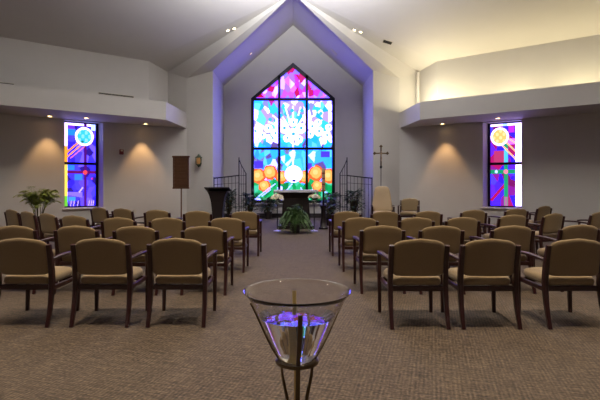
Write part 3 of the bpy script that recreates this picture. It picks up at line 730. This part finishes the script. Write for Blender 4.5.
mb = MB(); mb.box((0, 0, 1.2055), (1.38, .76, .011), bev=.003); mb.box((0, -.376, 1.175), (1.38, .008, .07), bev=.002)
for s in (-1, 1): mb.box((s * .686, 0, 1.07), (.009, .74, .28), bev=.003)
o2 = mb.build('altar_cloth', 'cloth', None, loc=(.09, 14.25, 0)); tag(o2, 'white cloth laid over the altar table with short hanging ends', 'cloth')
def flowers(px, base_d, label, lab2):
    X = (px - CX) / F * base_d
    o = empty('flower_stand', (X, base_d, 0), 0, label, 'stand', 'flower stands flanking the altar')
    MB().lathe([(.115, 0), (.115, .015), (.03, .03), (.016, .06)], 24).build('base', 'steel', o, True)
    MB().tube([(0, 0, .05), (0, 0, .80)], .014, 10).build('pole', 'iron', o, True)
    MB().lathe([(.02, .79), (.09, .81), (.09, .825)], 20).build('tray', 'steel', o, True)
    b = empty('flower_arrangement', (X, base_d, .826), 0, lab2, 'flowers', 'flower arrangements flanking the altar')
    MB().lathe([(.05, 0), (.075, .05), (.07, .09), (.055, .10)], 18).build('vase', 'steel', b, True)
    rr = random.Random(int(px)); mb = MB(); mg = MB(); mp = MB()
    for k in range(46):
        az = rr.uniform(0, 2 * PI); q = rr.random() ** .5; c = V((.185 * q * math.cos(az), .16 * q * math.sin(az), .10 + .13 * math.sqrt(max(0, 1 - q * q)) + rr.uniform(-.02, .02)))
        mg.tube([(0, 0, .06), c], .004, 4)
        n = V((c.x, c.y, .14)).normalized()
        tgt = mb if k % 3 else mp; fr = frame_on(c, n, V((.3, .8, .2)))
        for (rr_, pn, zz, tilt) in ((.050, 8, 0, .15), (.040, 7, .012, .55), (.026, 5, .022, 1.1)):
            for j in range(pn):
                a2 = 2 * PI * j / pn + zz * 40; dd = fr @ V((math.cos(a2), math.sin(a2), tilt))
                blade(tgt, c + n * zz, dd, n, rr_ * 1.25, rr_ * .50, .25)
        dome = MB().lathe([(.024, -.01), (.032, .005), (.022, .022), (0, .028)], 8); tgt.add([c + fr @ V(q) for q in dome.v], dome.f)
    for k in range(26):
        az = rr.uniform(0, 2 * PI); blade(mg, V((.05 * math.cos(az), .05 * math.sin(az), .08)), V((math.cos(az), math.sin(az), rr.uniform(-.7, .2))), V((0, 0, 1)), rr.uniform(.12, .2), .022, .2)
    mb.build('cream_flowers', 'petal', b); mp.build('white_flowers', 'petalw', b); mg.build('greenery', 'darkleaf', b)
flowers(277.3, 13.35, 'slim metal flower stand at the left end of the altar', 'cream flower arrangement on the stand left of the altar')
flowers(314.2, 13.35, 'slim metal flower stand at the right end of the altar', 'cream flower arrangement on the stand right of the altar')
X = (323 - CX) / F * 14.2
o = empty('candle_stand', (X, 14.0, 0), 0, 'dark wooden floor stand holding the tall candle right of the altar', 'stand')
MB().lathe([(.15, 0), (.15, .05), (.11, .08), (.085, .3), (.07, .62), (.10, .70), (.10, .74)], 24).build('base', 'darkwood', o, True)
MB().tube([(0, 0, .73), (0, 0, 1.16)], .03, 14).build('stem', 'darkwood', o, True)
MB().lathe([(.03, 1.15), (.075, 1.19), (.08, 1.22), (.06, 1.22), (.055, 1.20)], 20).build('cup', 'brass', o, True)
o = empty('tall_candle', (X, 14.0, 1.205), 0, 'tall brown decorated candle standing before the large window', 'candle')
MB().lathe([(.052, 0), (.052, .66), (.045, .68), (.012, .675)], 20).build('wax_body', 'wax', o, True)
for z in (.16, .34, .50): MB().lathe([(.0535, z), (.0535, z + .05)], 20).build('painted_band', 'waxred', o, True)
MB().tube([(0, 0, .67), (.004, 0, .70)], .004, 6).build('wick', 'dark', o)

# lectern
o = empty('lectern', (at(218, 184, 13.9).x, 13.9, 0), 0, 'dark wooden lectern with flared sloping top left of the aisle', 'lectern')
def lof(mb, secs):
    vs = []; fs = []
    for (z, w, d, yo) in secs: vs += [(-w / 2, yo - d / 2, z), (w / 2, yo - d / 2, z), (w / 2, yo + d / 2, z), (-w / 2, yo + d / 2, z)]
    for i in range(len(secs) - 1):
        for k in range(4): fs.append((i * 4 + k, i * 4 + (k + 1) % 4, i * 4 + 4 + (k + 1) % 4, i * 4 + 4 + k))
    fs += [(3, 2, 1, 0), tuple(range(len(secs) * 4 - 4, len(secs) * 4))]
    return mb.add(vs, fs)
lof(MB(), [(0, .46, .42, 0), (.06, .46, .42, 0)]).build('base', 'darkwood', o)
lof(MB(), [(.06, .30, .30, 0), (.55, .32, .30, 0), (.85, .38, .32, 0), (1.05, .48, .36, 0), (1.18, .60, .42, 0)]).build('pedestal', 'darkwood', o)
mb = MB(); mb.box((0, 0, 1.235), (.76, .52, .035), Matrix.Rotation(math.radians(-12), 3, 'X'), bev=.006); mb.box((0, .25, 1.205), (.76, .02, .05), bev=.004)
mb.build('reading_top', 'darkwood', o)

# notice board on a pole
o = empty('hymn_board', (at(181, 184, 14.5).x, 14.5, 0), 0, 'brown slatted wooden board on a floor pole left of the lectern', 'board')
zb, zt = 1.27, 2.28
MB().box((0, .02, (zb + zt) / 2), (.46, .02, zt - zb - .04)).build('back_panel', 'oak', o)
mb = MB()
for k in range(8):
    z = zb + .07 + k * (zt - zb - .10) / 8 + .05; mb.box((0, -.002, z), (.44, .022, .085), bev=.005)
mb.build('slats', 'oak', o)
mb = MB()
for s in (-1, 1): mb.box((s * .235, 0, (zb + zt) / 2), (.045, .06, zt - zb), bev=.006)
mb.box((0, 0, zt), (.56, .08, .06), bev=.01); mb.box((0, 0, zb), (.54, .07, .05), bev=.01)
mb.build('frame', 'oak', o)
MB().tube([(0, .04, .03), (0, .04, zb)], .022, 12).build('pole', 'oak', o, True)
MB().lathe([(.20, 0), (.20, .02), (.05, .05), (.025, .09)], 24, (0, .04, 0)).build('base', 'oak', o, True)

# processional crucifix
X = (381 - CX) / F * 15.5
o = empty('crucifix', (X, 15.5, 0), 0, 'bronze crucifix on a tall thin floor pole behind the high-backed chair', 'crucifix')
MB().lathe([(.17, 0), (.17, .025), (.04, .06), (.02, .12)], 24).build('base', 'iron', o, True)
MB().tube([(0, 0, .08), (0, 0, 1.98)], .013, 10).build('pole', 'iron', o, True)
MB().lathe([(.015, 1.93), (.04, 1.96), (.045, 2.0), (.02, 2.04)], 16).build('knob', 'iron', o, True)
mb = MB(); zc = H + (CY - 153.3) / F * 15.5
mb.box((0, 0, (2.02 + zc + .24) / 2), (.05, .03, zc + .24 - 2.02), bev=.006); mb.box((0, 0, zc), (.44, .03, .05), bev=.006)
for (a, b) in ((-.22, zc), (.22, zc), (0, zc + .24)): mb.box((a, 0, b), (.085, .036, .085), Matrix.Rotation(PI / 4, 3, 'Y'), bev=.006)
mb.build('cross', 'bronze', o)
mb = MB(); y_ = -.03
mb.tube([(0, y_, zc - .28), (.012, y_ - .012, zc - .17), (0, y_, zc - .09), (0, y_ - .006, zc - .02), (0, y_, zc + .02)], [.012, .018, .022, .030, .014], 10)
for s in (-1, 1): mb.tube([(s * .02, y_, zc - .005), (s * .10, y_, zc + .01), (s * .19, y_ + .005, zc + .02)], [.014, .010, .007], 8)
mb.lathe([(0, -.028), (.018, -.016), (.021, 0), (.016, .018), (0, .026)], 12, (.004, y_ - .012, zc + .05))
mb.build('figure', 'corpus', o, True)

# iron railings
def railing(s, label):
    o = empty('iron_railing', (0, 15.7, 0), 0, label, 'railing')
    k = 15.7 / F
    xs = [s * (CX - a) * k for a in ((214, 239, 246) if s < 0 else (214, 239, 246))]
    xs = [-s * -abs(x) for x in xs]; x0, x1, x2 = [s * abs((CX - a) * k) for a in (214, 239, 246)]
    zt0, zt1, zb = 1.60, 1.70, .16
    MB().tube([(x0, 0, zt0), (x1, 0, zt1)], .020, 8).build('top_rail', 'iron', o)
    MB().tube([(x0, 0, zb), (x1, 0, zb)], .014, 8).build('bottom_rail', 'iron', o)
    MB().tube([(x0, 0, 1.38), (x1, 0, 1.44)], .008, 6).build('middle_rail', 'iron', o)
    for x, zz in ((x0, zt0 + .03), (x1, 2.33), (x2, 1.78)):
        MB().box((x, 0, zz / 2), (.035, .035, zz), bev=.004).build('post', 'iron', o)
    for i in range(1, 7):
        t = i / 7; x = x0 + (x1 - x0) * t
        mb = MB(); mb.tube([(x, 0, zb), (x, 0, zt0 + (zt1 - zt0) * t)], .008, 6)
        mb.lathe([(0, -.03), (.018, 0), (0, .03)], 8, (x, 0, .9 + .1 * (i % 2)))
        mb.build('baluster', 'iron', o)
    mb = MB(); mb.tube([(x1, 0, 2.26), (x1 + (x2 - x1) * .35, 0, 2.05), (x2, 0, 1.76)], .014, 6)
    for z in (.2, .6, 1.0, 1.4, 1.70): mb.tube([(x1, 0, z), (x2, 0, z)], .010, 6)
    for t in (.33, .66): mb.tube([(x1 + (x2 - x1) * t, 0, .2), (x1 + (x2 - x1) * t, 0, 2.26 - .52 * t)], .007, 6)
    mb.build('pointed_panel', 'iron', o)
railing(-1, 'black wrought iron railing with pointed end left of the large window')
railing(1, 'black wrought iron railing with pointed end right of the large window')

# ------------------------------------------------------------------ glass water bowl on its stand
D = 2.03
BX = (297 - CX) / F * D
o = empty('bowl_stand', (BX, D, 0), 0, 'bronze metal stand of four curved bars carrying the glass bowl', 'stand')
ZR = .600
prof = [(.062, .600), (.085, .625), (.112, .672), (.135, .72), (.160, .775), (.182, .825), (.203, .867), (.222, .898), (.241, .920)]
def rad(z):
    for (r0, z0), (r1, z1) in zip(prof, prof[1:]):
        if z0 <= z <= z1: return r0 + (r1 - r0) * (z - z0) / (z1 - z0)
    return .06
for k, a in enumerate((-PI / 2 + .06, PI / 2 + .06, .06, PI + .06)):
    pts = []
    for z, r in ((.012, .20), (.03, .185), (.12, .11), (.26, .055), (.36, .040), (.44, .045), (.54, .066), (.60, .072)): pts.append((r, z))
    for z in (.66, .72, .78, .83, .868): pts.append((rad(z) + .0055, z))
    mb = MB(); n_ = len(pts); mb.bar([(0, r, z) for r, z in pts], [.019] * n_, [.015] * 6 + [.012, .009] + [.0075] * (n_ - 8))
    rz = Matrix.Rotation(a - PI / 2, 3, 'Z'); mb.v = [tuple(rz @ V(q)) for q in mb.v]
    lg = mb.build('leg', 'lit_bronze' if k == 1 else 'bronze', o)
    if k == 1: lg['label'] = 'rear bronze bar coloured golden as if lit'
mb = MB(); mb.lathe([(.077, .600), (.098, .600), (.098, .614), (.077, .614)], 40, closed=True); mb.build('upper_ring', 'bronze', o, True)
MB().lathe([(.030, .345), (.0345, .345), (.0345, .372), (.030, .372)], 28, closed=True).build('lower_ring', 'bronze', o, True)
b = MB(); th = .0038
outer = [(0.0, .592), (.03, .592), (.05, .5945)] + prof
inner = [(max(0, r - th * 1.25), z + (th if r < .1 else .0015)) for r, z in outer]
b.lathe(outer + [(.2405, .9225)] + inner[::-1], 72)
bowl = b.build('glass_bowl', 'clear', None, True, loc=(BX, D, .0)); tag(bowl, 'clear flared glass bowl half full of water in the foreground', 'bowl')
zw = .812
wprof = [(0.0, .5985), (.028, .5985), (.045, .602)]
for z in (.625, .65, .675, .70, .73, .76, .785, .80): wprof.append((rad(z) - th * 1.25 - .0012, z))
wprof += [(rad(zw) - th * 1.25 - .0012, zw), (rad(zw) - .012, zw - .0006), (0, zw - .0006)]
w = MB().lathe(wprof, 72).build('water', 'water', None, True, loc=(BX, D, 0)); tag(w, 'still clear water in the flared glass bowl', 'water', kind='stuff')

# ------------------------------------------------------------------ lights
def area(name, loc, size, power, color, rot=(0, 0, 0), shape='DISK', sy=None, spread=None):
    l = bpy.data.lights.new(name, 'AREA'); l.shape = shape; l.size = size; l.energy = power; l.color = color
    if sy: l.size_y = sy
    if spread: l.spread = spread
    o = bpy.data.objects.new(name, l); COL.objects.link(o); o.location = loc; o.rotation_euler = rot; return o
def spot(name, loc, target, power, color, ang, blend=.6, r=.04):
    l = bpy.data.lights.new(name, 'SPOT'); l.energy = power; l.color = color; l.spot_size = math.radians(ang); l.spot_blend = blend; l.shadow_soft_size = r
    o = bpy.data.objects.new(name, l); COL.objects.link(o); o.location = loc
    o.rotation_euler = (V(target) - V(loc)).to_track_quat('-Z', 'Y').to_euler(); return o
WARM = (1.0, .83, .62)
for x, y_, pw in ((-5.5, 4.8, 125), (5.5, 4.8, 125), (-2.2, 3.6, 165), (2.2, 3.6, 165)):
    area('nave_downlight', (x, y_, 8.8), .35, pw, WARM, spread=math.radians(115))
# added unseen fill light over the aisle, brightening the nave ceiling
area('ceiling_fill', (0, 10.4, 6.35), 1.2, 1150, (.95, .97, 1.0), (PI - math.radians(10), 0, 0))
# scallops under the soffits
for i, (p, pw) in enumerate(zip(cans, (190, 150, 14, 170, 14))):
    spot('soffit_lamp', p + V((0, 0, -.03)), p + V((0, .04, -3)), pw * .75, (1.0, .57, .24), 68, .6, .04)
# cove uplights on the right bulkhead
for t in (.9, 2.6, 4.3, 6.0):
    p = wp(1, t, 3.80, .55)
    c = empty('cove_light', p, -math.atan2(.6, .8), None, 'light', 'cove lights on the right bulkhead')
    c['label'] = 'warm strip light hidden on the ledge of the right bulkhead'
    MB().box((0, 0, -.02), (1.2, .08, .05), bev=.01).build('housing', 'plate', c); MB().tube([(-.58, 0, .02), (.58, 0, .02)], .016, 10).build('tube', 'coveglow', c)
    a = area('cove_lamp', p + V((0, 0, .05)), 1.2, 22, (1.0, .86, .52), (PI, 0, -math.atan2(.6, .8)), 'RECTANGLE', .08)
c = empty('cove_light', (4.36, 15.1, 3.80), PI / 2 - .06, 'warm strip light hidden on the inner end of the right bulkhead ledge', 'light', 'cove lights on the right bulkhead')
MB().box((0, 0, -.02), (.8, .08, .05), bev=.01).build('housing', 'plate', c); MB().tube([(-.38, 0, .02), (.38, 0, .02)], .016, 10).build('tube', 'coveglow', c)
area('cove_lamp', (4.36, 15.1, 3.85), .8, 42, (1.0, .88, .60), (PI, 0, PI / 2 - .06), 'RECTANGLE', .08)
# the recessed lamps over the sanctuary
for px, pl in ((231, (E, lb[0], lb[1])), (357.5, (E, rb[0], rb[1]))):
    p = ray_plane(px, 30, *pl); spot('sanctuary_lamp', p + V((-.12 if p.x > 0 else .12, -.35, -.40)), V((p.x * .7, 15.0, 0.0)), 280, (1.0, .93, .86), 84, 1.0, .06)
p = ray_plane(251, 53.6, *nl); spot('niche_lamp', p + V((.05, 0, -.08)), (.4, 17.5, 1.0), 18, (1.0, .92, .86), 120, .9, .06)
W = bpy.data.worlds.new('World'); SC.world = W; W.use_nodes = True
W.node_tree.nodes['Background'].inputs[0].default_value = (.02, .02, .025, 1); W.node_tree.nodes['Background'].inputs[1].default_value = 0.3

# ------------------------------------------------------------------ camera
cam = bpy.data.cameras.new('Camera'); co = bpy.data.objects.new('Camera', cam); COL.objects.link(co)
co.location = (0, 0, H); co.rotation_euler = (PI / 2, 0, 0)
cam.sensor_width = 36; cam.lens = F / 600 * 36; cam.shift_x = (300 - CX) / 600; cam.shift_y = -(200 - CY) / 600
cam.clip_start = .05
SC.camera = co
SC.view_settings.view_transform = 'Standard'; SC.view_settings.look = 'None'; SC.view_settings.gamma = 1.0
SC.view_settings.use_curve_mapping = False
SC.view_settings.exposure = 0.0
